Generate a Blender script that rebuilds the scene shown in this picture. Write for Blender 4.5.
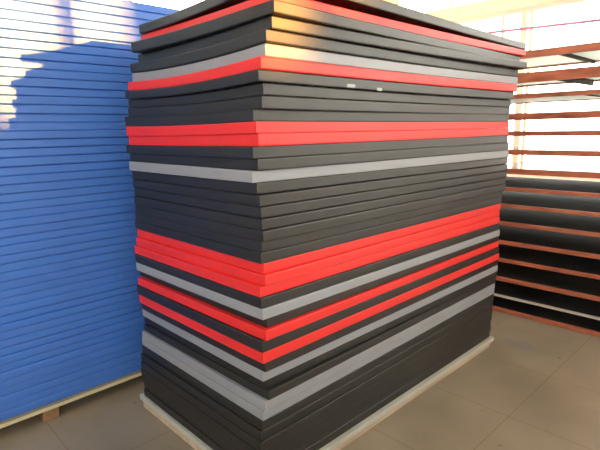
import bpy, bmesh, math, random
from mathutils import Vector, Matrix

for o in list(bpy.data.objects):
    bpy.data.objects.remove(o)
scene = bpy.context.scene
COL = scene.collection
random.seed(7)

# ------------------------------------------------------------------ camera
CAM_ROT = [[0.718803, 0.144943, -0.679937], [-0.694997, 0.125419, -0.707989], [-0.017341, 0.981459, 0.190886]]
CAM_LOC = (-1.0553, -1.3469, 1.3938)
CAM_F = 487.68

cam = bpy.data.cameras.new('camera')
cam.sensor_width = 36.0
cam.lens = CAM_F / 600.0 * 36.0
cam.clip_start = 0.05
camo = bpy.data.objects.new('camera', cam)
COL.objects.link(camo)
camo.matrix_world = Matrix.Translation(CAM_LOC) @ Matrix(CAM_ROT).to_4x4()
scene.camera = camo

# ------------------------------------------------------------------ light
scene.view_settings.view_transform = 'Standard'
scene.view_settings.look = 'None'
scene.view_settings.gamma = 1.0
scene.view_settings.use_curve_mapping = False
scene.view_settings.exposure = 0.04

SKY = 11.0
SUN = 50.0
world = bpy.data.worlds.new('sky')
scene.world = world
world.use_nodes = True
wn = world.node_tree
wn.nodes.clear()
wo = wn.nodes.new('ShaderNodeOutputWorld')
wb = wn.nodes.new('ShaderNodeBackground')
tc = wn.nodes.new('ShaderNodeTexCoord')
sp = wn.nodes.new('ShaderNodeSeparateXYZ')
cr = wn.nodes.new('ShaderNodeValToRGB')
cr.color_ramp.elements[0].position = 0.47
cr.color_ramp.elements[0].color = (0.30, 0.28, 0.26, 1)
cr.color_ramp.elements[1].position = 0.53
cr.color_ramp.elements[1].color = (1.0, 0.955, 0.87, 1)
ma = wn.nodes.new('ShaderNodeMath'); ma.operation = 'MULTIPLY_ADD'
ma.inputs[1].default_value = 0.5; ma.inputs[2].default_value = 0.5
wn.links.new(tc.outputs['Generated'], sp.inputs[0])
wn.links.new(sp.outputs['Z'], ma.inputs[0])
wn.links.new(ma.outputs[0], cr.inputs[0])
wn.links.new(cr.outputs[0], wb.inputs[0])
wb.inputs[1].default_value = SKY
wn.links.new(wb.outputs[0], wo.inputs[0])

sun = bpy.data.lights.new('sun', 'SUN')
sun.energy = SUN
sun.color = (1.0, 0.40, 0.05)
sun.angle = math.radians(0.9)
suno = bpy.data.objects.new('sun', sun)
COL.objects.link(suno)
SUN_DIR = Vector((-0.34, 1.0, -0.125)).normalized()
suno.rotation_euler = SUN_DIR.to_track_quat('-Z', 'Y').to_euler()
suno.location = (3, -9, 4)

# room extents
X0, X1, Y0, Y1, ZF, ZC = -3.6, 5.2, -5.0, 3.4, -0.07, 3.9

def portal(loc, size, direction):
    l = bpy.data.lights.new('window_portal', 'AREA')
    l.shape = 'RECTANGLE'; l.size = size[0]; l.size_y = size[1]
    l.cycles.is_portal = True
    o = bpy.data.objects.new('window_portal', l)
    o.location = loc
    o.rotation_euler = Vector(direction).to_track_quat('-Z', 'Y').to_euler()
    COL.objects.link(o)

# ------------------------------------------------------------------ materials
def newmat(name):
    m = bpy.data.materials.new(name); m.use_nodes = True
    return m, m.node_tree, m.node_tree.nodes['Principled BSDF']

def mottled(name, c, rough=0.5, var=0.06, scale=6.0, bump=0.0, bscale=400.0, spec=0.5, metal=0.0, stretch=(1, 1, 1)):
    m, nt, b = newmat(name)
    co = nt.nodes.new('ShaderNodeTexCoord')
    mp = nt.nodes.new('ShaderNodeMapping'); mp.inputs['Scale'].default_value = stretch
    n = nt.nodes.new('ShaderNodeTexNoise'); n.inputs['Scale'].default_value = scale; n.inputs['Detail'].default_value = 4
    nt.links.new(co.outputs['Object'], mp.inputs[0]); nt.links.new(mp.outputs[0], n.inputs['Vector'])
    r = nt.nodes.new('ShaderNodeValToRGB')
    r.color_ramp.elements[0].position = 0.3; r.color_ramp.elements[1].position = 0.7
    r.color_ramp.elements[0].color = tuple(max(0, x * (1 - var)) for x in c) + (1,)
    r.color_ramp.elements[1].color = tuple(min(1, x * (1 + var)) for x in c) + (1,)
    nt.links.new(n.outputs[0], r.inputs[0]); nt.links.new(r.outputs[0], b.inputs['Base Color'])
    b.inputs['Roughness'].default_value = rough
    b.inputs['Specular IOR Level'].default_value = spec
    b.inputs['Metallic'].default_value = metal
    if bump:
        n2 = nt.nodes.new('ShaderNodeTexNoise'); n2.inputs['Scale'].default_value = bscale
        nt.links.new(mp.outputs[0], n2.inputs['Vector'])
        bp = nt.nodes.new('ShaderNodeBump'); bp.inputs['Strength'].default_value = bump; bp.inputs['Distance'].default_value = 0.001
        nt.links.new(n2.outputs[0], bp.inputs['Height']); nt.links.new(bp.outputs[0], b.inputs['Normal'])
    return m

MR = 0.46
M = {
 'K': mottled('black_vinyl', (0.015, 0.014, 0.0138), MR, 0.10, 3, 0.3, spec=0.65),
 'R': mottled('red_vinyl', (0.84, 0.030, 0.028), MR, 0.05, 3, 0.3, spec=0.5),
 'G': mottled('grey_vinyl', (0.30, 0.315, 0.36), MR, 0.05, 3, 0.3, spec=0.65),
 'B': mottled('blue_vinyl', (0.072, 0.235, 0.82), 0.40, 0.05, 3, 0.3, spec=0.6),
 'wood': mottled('pale_wood', (0.60, 0.46, 0.34), 0.6, 0.2, 8, 0.3, 60, stretch=(0.3, 3, 3)),
 'block': mottled('block_wood', (0.42, 0.24, 0.13), 0.65, 0.25, 14, 0.3, 60),
 'panel': mottled('grey_panel', (0.55, 0.56, 0.52), 0.5, 0.08, 6),
 'ivory': mottled('ivory_panel', (0.80, 0.74, 0.50), 0.5, 0.06, 6),
 'steel': mottled('red_oxide_steel', (0.46, 0.145, 0.08), 0.45, 0.35, 5, spec=0.4, stretch=(1, 1, 4)),
 'dsteel': mottled('dark_steel', (0.030, 0.022, 0.020), 0.7, 0.2, 8, spec=0.15),
 'psteel': mottled('pale_steel', (0.60, 0.58, 0.52), 0.4, 0.1, 8),
 'board': mottled('dark_board', (0.030, 0.034, 0.038), 0.16, 0.4, 2.5, spec=0.4),
 'mboard': mottled('matt_board', (0.030, 0.034, 0.036), 0.85, 0.4, 2.5, spec=0.04),
 'pboard': mottled('pale_board', (0.84, 0.87, 0.88), 0.3, 0.08, 3),
 'cream': mottled('cream_paint', (0.92, 0.89, 0.80), 0.7, 0.03, 2),
 'white': mottled('white_frame', (0.80, 0.78, 0.76), 0.45, 0.03, 4),
 'ceil': mottled('ceiling_paint', (0.72, 0.69, 0.62), 0.8, 0.03, 2),
 'purple': mottled('purple_metal', (0.46, 0.26, 0.47), 0.4, 0.05, 4),
 'ground': mottled('yard', (0.30, 0.28, 0.25), 0.9, 0.1, 1),
 'sun_mask': mottled('sun_mask_render', (0.78, 0.76, 0.72), 0.8, 0.03, 1),
 'painted_glint': mottled('painted_glint', (0.30, 0.31, 0.31), 0.3, 0.1, 20),  # pale tone standing in for small reflections on a mat edge
}

def glass():
    m = bpy.data.materials.new('window_glass'); m.use_nodes = True
    nt = m.node_tree; nt.nodes.clear()
    o = nt.nodes.new('ShaderNodeOutputMaterial'); mx = nt.nodes.new('ShaderNodeMixShader')
    t = nt.nodes.new('ShaderNodeBsdfTransparent'); g = nt.nodes.new('ShaderNodeBsdfGlossy'); g.inputs['Roughness'].default_value = 0.02
    lw = nt.nodes.new('ShaderNodeLayerWeight')
    pw = nt.nodes.new('ShaderNodeMath'); pw.operation = 'POWER'; pw.inputs[1].default_value = 5.0
    f = nt.nodes.new('ShaderNodeMath'); f.operation = 'MULTIPLY_ADD'; f.inputs[1].default_value = 0.8; f.inputs[2].default_value = 0.03
    nt.links.new(lw.outputs['Facing'], pw.inputs[0]); nt.links.new(pw.outputs[0], f.inputs[0])
    t.inputs[0].default_value = (0.96, 0.97, 0.96, 1)
    nt.links.new(f.outputs[0], mx.inputs[0]); nt.links.new(t.outputs[0], mx.inputs[1]); nt.links.new(g.outputs[0], mx.inputs[2])
    nt.links.new(mx.outputs[0], o.inputs[0])
    return m
M['glass'] = glass()
def frosted():
    m, nt, b = newmat('frosted_plastic')
    b.inputs['Base Color'].default_value = (0.80, 0.88, 0.88, 1); b.inputs['Roughness'].default_value = 0.3
    t = nt.nodes.new('ShaderNodeBsdfTranslucent'); t.inputs[0].default_value = (0.78, 0.86, 0.86, 1)
    mx = nt.nodes.new('ShaderNodeMixShader'); mx.inputs[0].default_value = 0.55
    nt.links.new(b.outputs[0], mx.inputs[1]); nt.links.new(t.outputs[0], mx.inputs[2])
    nt.links.new(mx.outputs[0], nt.nodes['Material Output'].inputs[0])
    return m
M['pboard'] = frosted()

def floor_mat():
    m, nt, b = newmat('floor_tiles')
    N = nt.nodes.new; L = nt.links.new
    co = N('ShaderNodeTexCoord'); s = N('ShaderNodeSeparateXYZ'); L(co.outputs['Object'], s.inputs[0])
    def line(sock, off, tile=0.57, w=0.0028):
        a = N('ShaderNodeMath'); a.operation = 'SUBTRACT'; a.inputs[1].default_value = off; L(sock, a.inputs[0])
        p = N('ShaderNodeMath'); p.operation = 'PINGPONG'; p.inputs[1].default_value = tile / 2; L(a.outputs[0], p.inputs[0])
        c = N('ShaderNodeMapRange'); c.inputs['From Min'].default_value = w * 0.4; c.inputs['From Max'].default_value = w
        c.inputs['To Min'].default_value = 1; c.inputs['To Max'].default_value = 0; L(p.outputs[0], c.inputs['Value'])
        return c.outputs[0]
    lx = line(s.outputs['X'], -0.43); ly = line(s.outputs['Y'], -0.44)
    mxm = N('ShaderNodeMath'); mxm.operation = 'MAXIMUM'; L(lx, mxm.inputs[0]); L(ly, mxm.inputs[1])
    n = N('ShaderNodeTexNoise'); n.inputs['Scale'].default_value = 2.2; n.inputs['Detail'].default_value = 6; L(co.outputs['Object'], n.inputs['Vector'])
    r = N('ShaderNodeValToRGB'); r.color_ramp.elements[0].position = 0.3; r.color_ramp.elements[1].position = 0.72
    r.color_ramp.elements[0].color = (0.27, 0.235, 0.180, 1); r.color_ramp.elements[1].color = (0.37, 0.32, 0.25, 1)
    L(n.outputs[0], r.inputs[0])
    # dirt specks
    v = N('ShaderNodeTexNoise'); v.inputs['Scale'].default_value = 17; v.inputs['Detail'].default_value = 3; L(co.outputs['Object'], v.inputs['Vector'])
    vr = N('ShaderNodeMapRange'); vr.inputs['From Min'].default_value = 0.70; vr.inputs['From Max'].default_value = 0.78
    vr.inputs['To Min'].default_value = 0; vr.inputs['To Max'].default_value = 0.55; L(v.outputs[0], vr.inputs['Value'])
    m1 = N('ShaderNodeMix'); m1.data_type = 'RGBA'; L(vr.outputs[0], m1.inputs[0]); L(r.outputs[0], m1.inputs[6]); m1.inputs[7].default_value = (0.07, 0.055, 0.04, 1)
    ml = N('ShaderNodeMath'); ml.operation = 'MULTIPLY'; ml.inputs[1].default_value = 0.5; L(mxm.outputs[0], ml.inputs[0])
    m2 = N('ShaderNodeMix'); m2.data_type = 'RGBA'; L(ml.outputs[0], m2.inputs[0]); L(m1.outputs[2], m2.inputs[6]); m2.inputs[7].default_value = (0.09, 0.072, 0.052, 1)
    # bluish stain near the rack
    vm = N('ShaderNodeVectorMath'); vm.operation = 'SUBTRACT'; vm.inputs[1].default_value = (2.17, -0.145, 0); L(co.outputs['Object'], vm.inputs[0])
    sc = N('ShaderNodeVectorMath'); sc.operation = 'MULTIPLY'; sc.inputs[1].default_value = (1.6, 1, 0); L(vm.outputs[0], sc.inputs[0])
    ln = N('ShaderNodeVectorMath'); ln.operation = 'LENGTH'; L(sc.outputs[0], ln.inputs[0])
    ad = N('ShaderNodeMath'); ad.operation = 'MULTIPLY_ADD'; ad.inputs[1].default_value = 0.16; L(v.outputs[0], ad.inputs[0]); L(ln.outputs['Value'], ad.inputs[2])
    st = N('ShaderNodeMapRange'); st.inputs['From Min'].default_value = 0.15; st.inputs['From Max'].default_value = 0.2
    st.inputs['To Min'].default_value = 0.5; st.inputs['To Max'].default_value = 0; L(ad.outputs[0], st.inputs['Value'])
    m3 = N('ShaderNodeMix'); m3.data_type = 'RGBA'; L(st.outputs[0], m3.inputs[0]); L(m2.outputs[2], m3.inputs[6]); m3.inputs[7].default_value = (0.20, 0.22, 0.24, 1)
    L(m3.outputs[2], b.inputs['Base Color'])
    rr = N('ShaderNodeMapRange'); rr.inputs['To Min'].default_value = 0.38; rr.inputs['To Max'].default_value = 0.6; L(n.outputs[0], rr.inputs['Value'])
    L(rr.outputs[0], b.inputs['Roughness'])
    return m
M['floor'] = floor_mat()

# ------------------------------------------------------------------ helpers
def link(name, bm, mat, parent=None, bevel=0.0, smooth=False):
    bmesh.ops.recalc_face_normals(bm, faces=bm.faces)
    me = bpy.data.meshes.new(name); bm.to_mesh(me); bm.free()
    me.materials.append(mat)
    if smooth:
        for p in me.polygons: p.use_smooth = True
    o = bpy.data.objects.new(name, me); COL.objects.link(o)
    if parent: o.parent = parent
    if bevel:
        md = o.modifiers.new('bevel', 'BEVEL'); md.width = bevel; md.segments = 2; md.limit_method = 'ANGLE'
    return o

def box(bm, x0, x1, y0, y1, z0, z1):
    v = [bm.verts.new((x, y, z)) for x in (x0, x1) for y in (y0, y1) for z in (z0, z1)]
    for f in ((0, 1, 3, 2), (4, 6, 7, 5), (0, 4, 5, 1), (2, 3, 7, 6), (0, 2, 6, 4), (1, 5, 7, 3)):
        bm.faces.new([v[i] for i in f])

def boxes(name, lst, mat, parent=None, bevel=0.0):
    bm = bmesh.new()
    for b in lst: box(bm, *b)
    return link(name, bm, mat, parent, bevel)

def tag(o, label, cat, group=None):
    o['label'] = label; o['category'] = cat
    if group: o['group'] = group
    return o

def empty(name, loc):
    o = bpy.data.objects.new(name, None); o.location = loc; o.empty_display_size = 0.1
    COL.objects.link(o); return o

def struct(o):
    o['kind'] = 'structure'; return o

def wall(name, axis, a0, a1, b0, b1, openings, mat):
    """wall slab between planes a0..a1 on an axis, spanning b0..b1, with openings (b0,b1,z0,z1)"""
    bs = sorted({b0, b1, *[o[0] for o in openings], *[o[1] for o in openings]})
    zs = sorted({ZF, ZC, *[o[2] for o in openings], *[o[3] for o in openings]})
    lst = []
    for i in range(len(bs) - 1):
        run = None
        for j in range(len(zs) - 1):
            bm_, zm = (bs[i] + bs[i + 1]) / 2, (zs[j] + zs[j + 1]) / 2
            solid = not any(o[0] < bm_ < o[1] and o[2] < zm < o[3] for o in openings)
            if solid:
                run = (run[0], zs[j + 1]) if run else (zs[j], zs[j + 1])
            if (not solid or j == len(zs) - 2) and run:
                r = (bs[i], bs[i + 1], run[0], run[1]); run = None
                lst.append((a0, a1) + r if axis == 'x' else (r[0], r[1], a0, a1, r[2], r[3]))
    return struct(boxes(name, lst, mat))

# ------------------------------------------------------------------ room
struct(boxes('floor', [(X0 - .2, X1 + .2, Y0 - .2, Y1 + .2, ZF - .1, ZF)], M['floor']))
struct(boxes('ceiling', [(X0 - .2, X1 + .2, Y0 - .2, Y1 + .2, ZC, ZC + .15)], M['ceil']))
o = boxes('trim_1', [(X1 + .25, X1 + 60, -60, 60, ZF - .6, ZF - .5), (X0 - 20, X1 + .2, Y0 - 60, Y0 - .25, ZF - .6, ZF - .5)], M['ground'])
struct(o)

EAST_WIN = [(-4.92, 3.1, .9, 2.79), (-4.92, 3.1, 2.915, 3.75)]
SOUTH_WIN = [(-3.2, -.35, 1.4, 2.95), (-.25, 2.5, 1.4, 2.95), (2.6, 5.12, 1.4, 2.95)]
NORTH_WIN = (-1.2, 3.6, 2.15, 3.2)
WEST_WIN = (-4.0, 0.6, 1.9, 2.8)
wall('wall_east', 'x', X1, X1 + .2, Y0 - .2, Y1 + .2, EAST_WIN, M['cream'])
wall('wall_south', 'y', Y0 - .2, Y0, X0 - .2, X1, SOUTH_WIN, M['cream'])
wall('wall_north', 'y', Y1, Y1 + .2, X0 - .2, X1, [NORTH_WIN], M['cream'])
wall('wall_west', 'x', X0 - .2, X0, Y0, Y1, [WEST_WIN], M['cream'])
# unseen yard slabs, added with gap, steps and bars to shape the low sun
YB = -14.0
struct(boxes('added_sun_mask', [(-14, 4.76, YB - .1, YB, ZF - .5, 4.9), (5.34, 9.5, YB - .1, YB, ZF - .5, 4.9),
                      (4.76, 5.08, YB - .09, YB - .01, ZF - .5, 3.41), *[(x, x + .022, YB - .06, YB - .03, 3.41, 4.9) for x in (4.93, 4.97, 5.01, 5.05, 5.12, 5.19, 5.26)], (5.08, 5.34, YB - .09, YB - .01, ZF - .5, 3.62)], M['sun_mask']))

def window_x(name, op, mullions, label=None):
    y0, y1, z0, z1 = op
    t = 0.05
    e = struct(empty(name, (X1, (y0 + y1) / 2, z0)))
    def L(l): return [(a - X1, b - X1, c - (y0 + y1) / 2, d - (y0 + y1) / 2, f - z0, g - z0) for a, b, c, d, f, g in l]
    fr = [(X1 + .03, X1 + .11, y0, y1, z0, z0 + t), (X1 + .03, X1 + .11, y0, y1, z1 - t, z1),
          (X1 + .03, X1 + .11, y0, y0 + t, z0 + t, z1 - t), (X1 + .03, X1 + .11, y1 - t, y1, z0 + t, z1 - t)]
    boxes('window_frame', L(fr), M['white'], e, .004)
    for (yc, w) in mullions:
        boxes('mullion', L([(X1 + .03, X1 + .11, yc - w / 2, yc + w / 2, z0 + t, z1 - t)]), M['white'], e, .004)
    boxes('pane', L([(X1 + .065, X1 + .071, y0 + t, y1 - t, z0 + t, z1 - t)]), M['glass'], e)
    portal((X1 + .02, (y0 + y1) / 2, (z0 + z1) / 2), (y1 - y0, z1 - z0) , (-1, 0, 0))
window_x('window_1', EAST_WIN[0], [(1.245, .075), (1.155, .04), (1.50, .04), (2.3, .05), (-.6, .06), (-2.2, .06), (-3.6, .05)])
window_x('window_2', EAST_WIN[1], [(2.22, .035), (1.2, .05), (-.6, .06), (-2.2, .06)])

def window_y(name, op, mullions, extra=()):
    x0, x1, z0, z1 = op
    e = struct(empty(name, ((x0 + x1) / 2, Y0, z0)))
    xc = (x0 + x1) / 2
    t = 0.02
    def L(l): return [(a - xc, b - xc, c - Y0, d - Y0, f - z0, g - z0) for a, b, c, d, f, g in l]
    fr = [(x0, x1, Y0 - .1, Y0 - .04, z0, z0 + t), (x0, x1, Y0 - .1, Y0 - .04, z1 - t, z1),
          (x0, x0 + t, Y0 - .1, Y0 - .04, z0 + t, z1 - t), (x1 - t, x1, Y0 - .1, Y0 - .04, z0 + t, z1 - t)]
    boxes('window_frame', L(fr), M['white'], e, .003)
    for (xm, w) in mullions:
        boxes('mullion', L([(xm - w / 2, xm + w / 2, Y0 - .1, Y0 - .04, z0 + t, z1 - t)]), M['white'], e, .003)
    for ex in extra:
        boxes('infill_panel', L([ex]), M['white'], e)
    boxes('pane', L([(x0 + t, x1 - t, Y0 - .073, Y0 - .067, z0 + t, z1 - t)]), M['glass'], e)
    portal((xc, Y0 - .03, (z0 + z1) / 2), (x1 - x0, z1 - z0), (0, 1, 0))
window_y('window_3', SOUTH_WIN[0], [(-2.25, .06), (-1.3, .06)])
window_y('window_4', SOUTH_WIN[1], [(.75, .06), (2.04, .06)])
window_y('window_5', SOUTH_WIN[2], [(3.37, .06), (4.13, .06)])
e = struct(empty('window_6', (X0, -1.7, 1.9)))
boxes('window_frame', [(-.12, -.04, -2.3, 2.3, 0, .05), (-.12, -.04, -2.3, 2.3, .85, .9), (-.12, -.04, -2.3, -2.25, .05, .85), (-.12, -.04, 2.25, 2.3, .05, .85)], M['white'], e)
for yy in (-1.15, 0, 1.15):
    boxes('mullion', [(-.12, -.04, yy - .03, yy + .03, .05, .85)], M['white'], e)
boxes('pane', [(-.085, -.078, -2.25, 2.25, .05, .85)], M['glass'], e)
portal((1.2, Y1 + .02, 2.675), (4.8, 1.05), (0, -1, 0))
e2 = struct(empty('added_window', (1.2, Y1, 2.15)))  # window added so the overexposed strip of north wall renders white
boxes('window_frame', [(-2.4, 2.4, .04, .12, 0, .05), (-2.4, 2.4, .04, .12, 1.0, 1.05), (-2.4, -2.35, .04, .12, .05, 1.0), (2.35, 2.4, .04, .12, .05, 1.0)], M['cream'], e2)
for xx in (-1.2, 0.1, 1.3):
    boxes('mullion', [(xx - .025, xx + .025, .04, .12, .05, 1.0)], M['cream'], e2)
boxes('pane', [(-2.35, 2.35, .078, .085, .05, 1.0)], M['glass'], e2)
portal((X0 - .02, -1.7, 2.35), (4.6, .9), (1, 0, 0))

# unseen low partition south of the stacks, added to darken the lower mats
struct(boxes('added_shade_partition', [(X0, 1.9, -2.76, -2.68, ZF, 1.5)], M['ground'], None, .004))

# thin rail in front of the window
def tube(name, a, b, r, mat, parent=None, n=10):
    a, b = Vector(a), Vector(b); d = (b - a).normalized()
    s = d.orthogonal().normalized(); t = d.cross(s)
    bm = bmesh.new(); R = []
    for p in (a, b):
        R.append([bm.verts.new(p + r * (math.cos(i * 2 * math.pi / n) * s + math.sin(i * 2 * math.pi / n) * t)) for i in range(n)])
    for i in range(n): bm.faces.new((R[0][i], R[0][(i + 1) % n], R[1][(i + 1) % n], R[1][i]))
    bm.faces.new(R[0]); bm.faces.new(R[1])
    return link(name, bm, mat, parent)
e = empty('window_rail', (X1 - .02, 1.0, 2.5))
tag(e, 'thin purple rail running across the bright window above the rack', 'rail')
tube('rail', (0, 1.6, .095), (0, -4.6, -.16), .016, M['purple'], e)
for yy in (1.5, -1.0, -3.6):
    zz = .095 - (1.6 - yy) / 6.2 * .255
    boxes('bracket', [(-.004, .05, yy - .01, yy + .01, zz - .01, zz + .01)], M['purple'], e)

# ------------------------------------------------------------------ mats
def mat_mesh(name, LX, LY, top, bot, mat, nx=14, ny=8, gap=0.0006, inset=0.0035):
    """soft-edged slab; top(u,v) and bot(u,v) give its surface heights, u,v in 0..1"""
    bm = bmesh.new()
    per = [(i, 0) for i in range(nx)] + [(nx, j) for j in range(ny)] + [(nx - i, ny) for i in range(nx)] + [(0, ny - j) for j in range(ny)]
    def P(i, j, ins, frac):
        u, v = i / nx, j / ny
        x, y = (u - .5) * LX, (v - .5) * LY
        x = max(-LX / 2 + ins, min(LX / 2 - ins, x)); y = max(-LY / 2 + ins, min(LY / 2 - ins, y))
        if i in (0, nx) and j in (0, ny):
            x -= math.copysign(.0012, x); y -= math.copysign(.0012, y)
        zb, zt = bot(u, v) + gap, top(u, v) - gap
        return (x, y, zb + (zt - zb) * frac)
    rings = []
    for ins, fr in ((inset, 0), (inset * .35, .035), (0, .12), (0, .88), (inset * .35, .965), (inset, 1)):
        rings.append([bm.verts.new(P(i, j, ins, fr)) for i, j in per])
    n = len(per)
    for a, b in zip(rings, rings[1:]):
        for k in range(n): bm.faces.new((a[k], a[(k + 1) % n], b[(k + 1) % n], b[k]))
    for ring, fr in ((rings[0], 0), (rings[-1], 1)):
        g = {ij: ring[k] for k, ij in enumerate(per)}
        for i in range(1, nx):
            for j in range(1, ny): g[(i, j)] = bm.verts.new(P(i, j, inset, fr))
        for i in range(nx):
            for j in range(ny): bm.faces.new((g[(i, j)], g[(i + 1, j)], g[(i + 1, j + 1)], g[(i, j + 1)]))
    return link(name, bm, mat)

ORD = ['', 'first', 'second', 'third', 'fourth', 'fifth', 'sixth', 'seventh', 'eighth', 'ninth', 'tenth', 'eleventh', 'twelfth', 'thirteenth',
       'fourteenth', 'fifteenth', 'sixteenth', 'seventeenth', 'eighteenth', 'nineteenth', 'twentieth', 'twenty-first', 'twenty-second',
       'twenty-third', 'twenty-fourth', 'twenty-fifth', 'twenty-sixth']
CN = {'K': 'black', 'R': 'red', 'G': 'grey'}

MATS = [  # colour, plan offset x, y, turn
 ('K', 0.096, -0.065, -0.007),
 ('R', 0.105, -0.059, -0.014),
 ('K', 0.045, -0.074, 0.016),
 ('K', 0.071, -0.082, -0.016),
 ('K', 0.040, -0.059, 0.002),
 ('G', 0.048, -0.053, -0.004),
 ('R', 0.021, -0.061, -0.004),
 ('K', 0.005, -0.057, 0.001),
 ('K', 0.024, -0.041, 0.011),
 ('K', 0.021, -0.038, 0.010),
 ('K', 0.006, -0.029, -0.005),
 ('R', 0.004, -0.037, 0.001),
 ('R', 0.013, -0.031, 0.003),
 ('K', -0.002, -0.034, -0.006),
 ('K', 0.012, -0.038, -0.004),
 ('G', 0.005, -0.033, -0.017),
 ('K', 0.019, -0.029, -0.010),
 ('K', 0.017, -0.037, -0.005),
 ('K', 0.021, -0.034, -0.003),
 ('K', 0.016, -0.035, 0.002),
 ('K', 0.017, -0.038, 0.002),
 ('K', 0.022, -0.020, 0.003),
 ('K', 0.019, -0.017, 0.003),
 ('R', 0.029, -0.012, 0.007),
 ('R', 0.016, -0.021, 0.015),
 ('R', 0.004, -0.020, 0.005),
 ('K', 0.001, -0.026, 0.007),
 ('G', 0.001, -0.030, 0.008),
 ('K', 0.024, -0.019, 0.012),
 ('R', 0.003, -0.032, 0.015),
 ('K', -0.006, -0.032, 0.006),
 ('R', 0.001, -0.032, 0.003),
 ('K', 0.014, -0.022, 0.006),
 ('G', 0.019, -0.015, -0.003),
 ('K', 0.030, -0.008, -0.000),
 ('K', 0.021, -0.018, 0.013),
 ('G', 0.008, -0.017, 0.009),
 ('G', 0.006, -0.012, 0.004),
 ('K', 0.002, -0.013, 0.003),
 ('K', -0.007, -0.013, 0.003),
 ('K', -0.012, -0.016, 0.005),
 ('K', -0.014, -0.013, 0.002),
 ('K', -0.009, -0.008, 0.004),
 ('K', 0.003, 0.000, -0.003),
 ('K', -0.001, 0.001, -0.000),
]
LEVELS = [  # height of each mat boundary at the near, left and right corner
 (1.8937, 1.8982, 1.8851),
 (1.8518, 1.8542, 1.8464),
 (1.8091, 1.8085, 1.8083),
 (1.7647, 1.7612, 1.7694),
 (1.7213, 1.7183, 1.7290),
 (1.6789, 1.6760, 1.6856),
 (1.6354, 1.6338, 1.6422),
 (1.5926, 1.5919, 1.5975),
 (1.5521, 1.5525, 1.5537),
 (1.5096, 1.5129, 1.5104),
 (1.4672, 1.4712, 1.4670),
 (1.4260, 1.4258, 1.4244),
 (1.3850, 1.3799, 1.3837),
 (1.3417, 1.3369, 1.3423),
 (1.2987, 1.2983, 1.2964),
 (1.2577, 1.2577, 1.2499),
 (1.2157, 1.2137, 1.2060),
 (1.1724, 1.1711, 1.1637),
 (1.1299, 1.1295, 1.1215),
 (1.0877, 1.0878, 1.0794),
 (1.0455, 1.0462, 1.0373),
 (1.0035, 1.0045, 0.9951),
 (0.9618, 0.9628, 0.9530),
 (0.9200, 0.9212, 0.9109),
 (0.8794, 0.8795, 0.8687),
 (0.8385, 0.8379, 0.8266),
 (0.7970, 0.7957, 0.7845),
 (0.7560, 0.7519, 0.7423),
 (0.7140, 0.7106, 0.7011),
 (0.6748, 0.6758, 0.6639),
 (0.6339, 0.6351, 0.6280),
 (0.5876, 0.5867, 0.5873),
 (0.5418, 0.5374, 0.5468),
 (0.4996, 0.4976, 0.5028),
 (0.4553, 0.4531, 0.4608),
 (0.4176, 0.4144, 0.4183),
 (0.3808, 0.3779, 0.3771),
 (0.3387, 0.3376, 0.3424),
 (0.2964, 0.2962, 0.3073),
 (0.2558, 0.2553, 0.2648),
 (0.2135, 0.2138, 0.2182),
 (0.1708, 0.1719, 0.1725),
 (0.1281, 0.1295, 0.1279),
 (0.0854, 0.0868, 0.0843),
 (0.0427, 0.0436, 0.0416),
 (0.0000, 0.0000, 0.0000),
]

LX, LY = 2.0, 0.99
def surf(k):
    n_, l_, r_ = LEVELS[k]
    base = (45 - k) * 0.0
    zmid = n_
    A = -0.015 * max(0, min(1, (zmid - 1.33) / 0.30)) * (1 - .7 * max(0, min(1, (zmid - 1.68) / .17)))
    B = -0.005 * max(0, min(1, (zmid - 1.2) / 0.4))
    def f(u, v):
        z = n_ * (1 - u) * (1 - v) + l_ * (1 - u) * v + r_ * u * (1 - v) + (l_ + r_ - n_) * u * v
        return z + A * 4 * v * (1 - v) + B * 4 * u * (1 - u)
    return f

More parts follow.
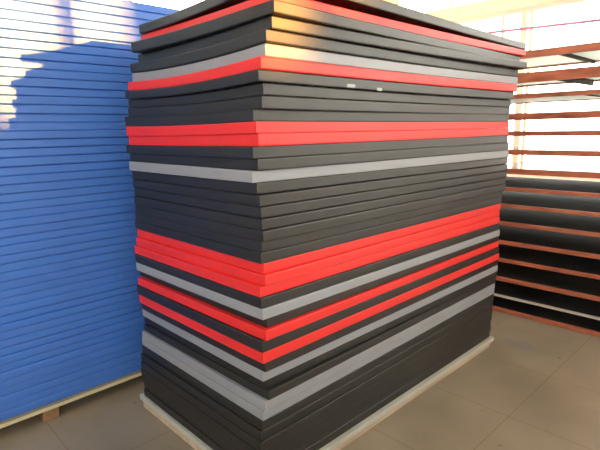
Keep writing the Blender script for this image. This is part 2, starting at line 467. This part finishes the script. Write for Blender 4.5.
for i, (c, dx, dy, rot) in enumerate(MATS):
    if i == 12: dy, rot = -.037, .001
    def place(f, dx=dx, dy=dy, rot=rot):   # sample the shared boundary surface at the turned, shifted position
        def g(u, v):
            a, b = (u - .5) * LX, (v - .5) * LY
            c_, s_ = math.cos(rot), math.sin(rot)
            return f(.5 + (c_ * a - s_ * b + dx - .02) / LX, .5 + (s_ * a + c_ * b + dy + .03) / LY)
        return g
    top, bot = place(surf(i)), place(surf(i + 1))
    if i == 0:      # the top mat curls up at its near corner
        t0, b0 = top, bot
        top = lambda u, v: t0(u, v) + .032 * (1 - u) * (1 - v) ** 2
        bot = lambda u, v: b0(u, v) + .030 * (1 - u) * (1 - v) ** 2
    z0 = bot(.5, .5)
    o = mat_mesh('foam_mat', LX, LY, lambda u, v: top(u, v) - z0, lambda u, v: bot(u, v) - z0, M[c],
                 gap=.0001 if 8 < i < 16 else .0007 if i < 20 else .0003, inset=.0018 if i > 19 or 8 < i < 16 else .004)
    o.location = (LX / 2 + dx, LY / 2 + dy, z0); o.rotation_euler.z = rot
    up = CN[MATS[i - 1][0]] if i else None
    dn = CN[MATS[i + 1][0]] if i < 44 else None
    if i == 0: lab = 'black mat on the very top of the red, grey and black stack'
    elif i == 44: lab = 'lowest black mat of the mixed-colour stack, resting on the pallet'
    else:
        pos = ORD[i + 1] + ' from top' if i < 23 else ORD[45 - i] + ' from bottom'
        between = ('between two %s ones' % up) if up == dn else ('between %s and %s ones' % (up, dn))
        lab = '%s mat %s, %s of mixed stack' % (CN[c], between, pos)
    tag(o, lab, 'mat', 'mats in the red, grey and black stack')
    if i == 7:   # two pale patches painting small shiny reflections on the long edge
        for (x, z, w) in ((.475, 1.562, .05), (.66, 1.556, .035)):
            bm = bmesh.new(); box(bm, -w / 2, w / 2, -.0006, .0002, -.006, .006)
            tp = link('glint_patch', bm, M['painted_glint'], o)
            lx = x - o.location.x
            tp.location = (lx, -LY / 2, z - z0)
            tp['label'] = 'painted shiny reflection on the long edge'

# pallet under the mixed stack
e = empty('pallet', (1.0, .5, ZF))
tag(e, 'low pale pallet under the red, grey and black stack', 'pallet')
boxes('deck_board', [(-1.014, 1.02, -.52, .52, .043, .0695)], M['panel'], e, .002)
for yy in (-.497, -.02, .455):
    boxes('skid', [(-.95, 1.0, yy - .005, yy + .05, .001, .0425)], M['wood'], e, .002)
boxes('end_beam', [(-1.006, -.951, -.50, .50, .001, .0425)], M['wood'], e, .002)

# blue stack behind
BX0, BX1, BY0 = -1.12, 0.90, 1.236
NB = 50
th = (2.076 - .021) / NB
hs = [0.021]
for i in range(NB): hs.append(hs[-1] + th * (1 + random.uniform(-.07, .07)))
k_ = (2.076 - .021) / (hs[-1] - hs[0]); hs = [.021 + (h - .021) * k_ for h in hs]
for i in range(NB):
    j = NB - 1 - i
    z0, z1 = hs[j], hs[j + 1]
    o = mat_mesh('foam_mat', 2.0, 1.0, lambda u, v: z1 - z0, lambda u, v: 0.0, M['B'], 4, 3, gap=random.choice((.0003, .0006, .0012)), inset=random.uniform(.004, .009) * (.6 + .4 * j / NB))
    o.location = (BX0 + 1.0 + random.uniform(-.012, .012), BY0 + .5 + random.uniform(-.0035, .0035), z0)
    if i == 0: lab = 'blue mat on the very top of the all-blue stack'
    elif j == 0: lab = 'lowest blue mat, resting on the ivory board of its pallet'
    else: lab = 'blue mat, %s of the all-blue stack' % (ORD[i + 1] + ' from the top' if i < 25 else ORD[j + 1] + ' from the bottom')
    tag(o, lab, 'mat', 'mats in the all-blue stack')
e = empty('pallet', (-.12, BY0 + .5, ZF))
tag(e, 'ivory-edged pallet on short wooden blocks under the all-blue stack', 'pallet')
boxes('deck_board', [(-1.03, 1.03, -.515, .515, .0835, .0905)], M['ground'], e, .0015)
boxes('deck_board', [(-1.03, 1.03, -.52, .52, .066, .083)], M['ivory'], e, .0015)
for xx in (-.97, -.28, .41, .95):
    for yy in (-.50, -.045, .41):
        boxes('block', [(xx - .04, xx + .04, yy, yy + .09, .001, .0655)], M['block'], e, .003)

# ------------------------------------------------------------------ rack
RX, RD, RY0, RY1 = 2.66, 0.85, -1.35, 1.25
rack = empty('storage_rack', (RX, 0, ZF))
tag(rack, 'rack of closely spaced rust-red steel shelves in front of the bright window', 'rack')
TIERS = [(1.873, 1.923, 'steel', 'pboard'), (1.703, 1.773, 'steel', 'pboard'), (1.593, 1.625, 'steel', 'pboard'), (1.445, 1.487, 'steel', 'board'),
         (1.323, 1.357, 'steel', 'board'), (1.185, 1.222, 'steel', 'board'), (1.039, 1.080, 'steel', 'board'), (.911, .938, 'steel', 'mboard'),
         (.780, .806, 'steel', 'mboard'), (.640, .668, 'steel', 'mboard'), (.488, .516, 'steel', 'mboard'), (.345, .371, 'steel', 'mboard'),
         (.190, .219, 'steel', 'mboard'), (.056, .069, 'psteel', 'mboard'), (-.066, -.038, 'steel', 'mboard')]
for z0, z1, m, bd in TIERS:
    a, b = z0 - ZF, z1 - ZF
    rb = b - .012 if b - a > .03 else b
    fr = boxes('shelf_frame', [(0, .03, RY0, RY1, a, b), (RD - .03, RD, RY0, RY1, max(a, rb - .025), rb),
                               (.03, RD - .03, RY0, RY0 + .03, a, rb), (.03, RD - .03, RY1 - .03, RY1, a, rb)], M[m], rack, .002)
    for yy in (-.95, -.06 if b > 1.7 else -.233, .62):
        boxes('cross_bar', [(.031, RD - .031, yy - .009, yy + .009, a + .001, rb - .012)], M['dsteel'], fr)
    if bd:
        boxes('shelf_board', [(.032, RD - .032, RY0 + .032, RY1 - .032, rb - .0115, rb - .0015)], M[bd], fr)
for xx in (.031, RD - .031 - .04):
    for yy in (RY0 - .042, RY1 + .002):
        boxes('post', [(xx, xx + .04, yy, yy + .04, .001, 2.02)], M['steel'], rack, .002)
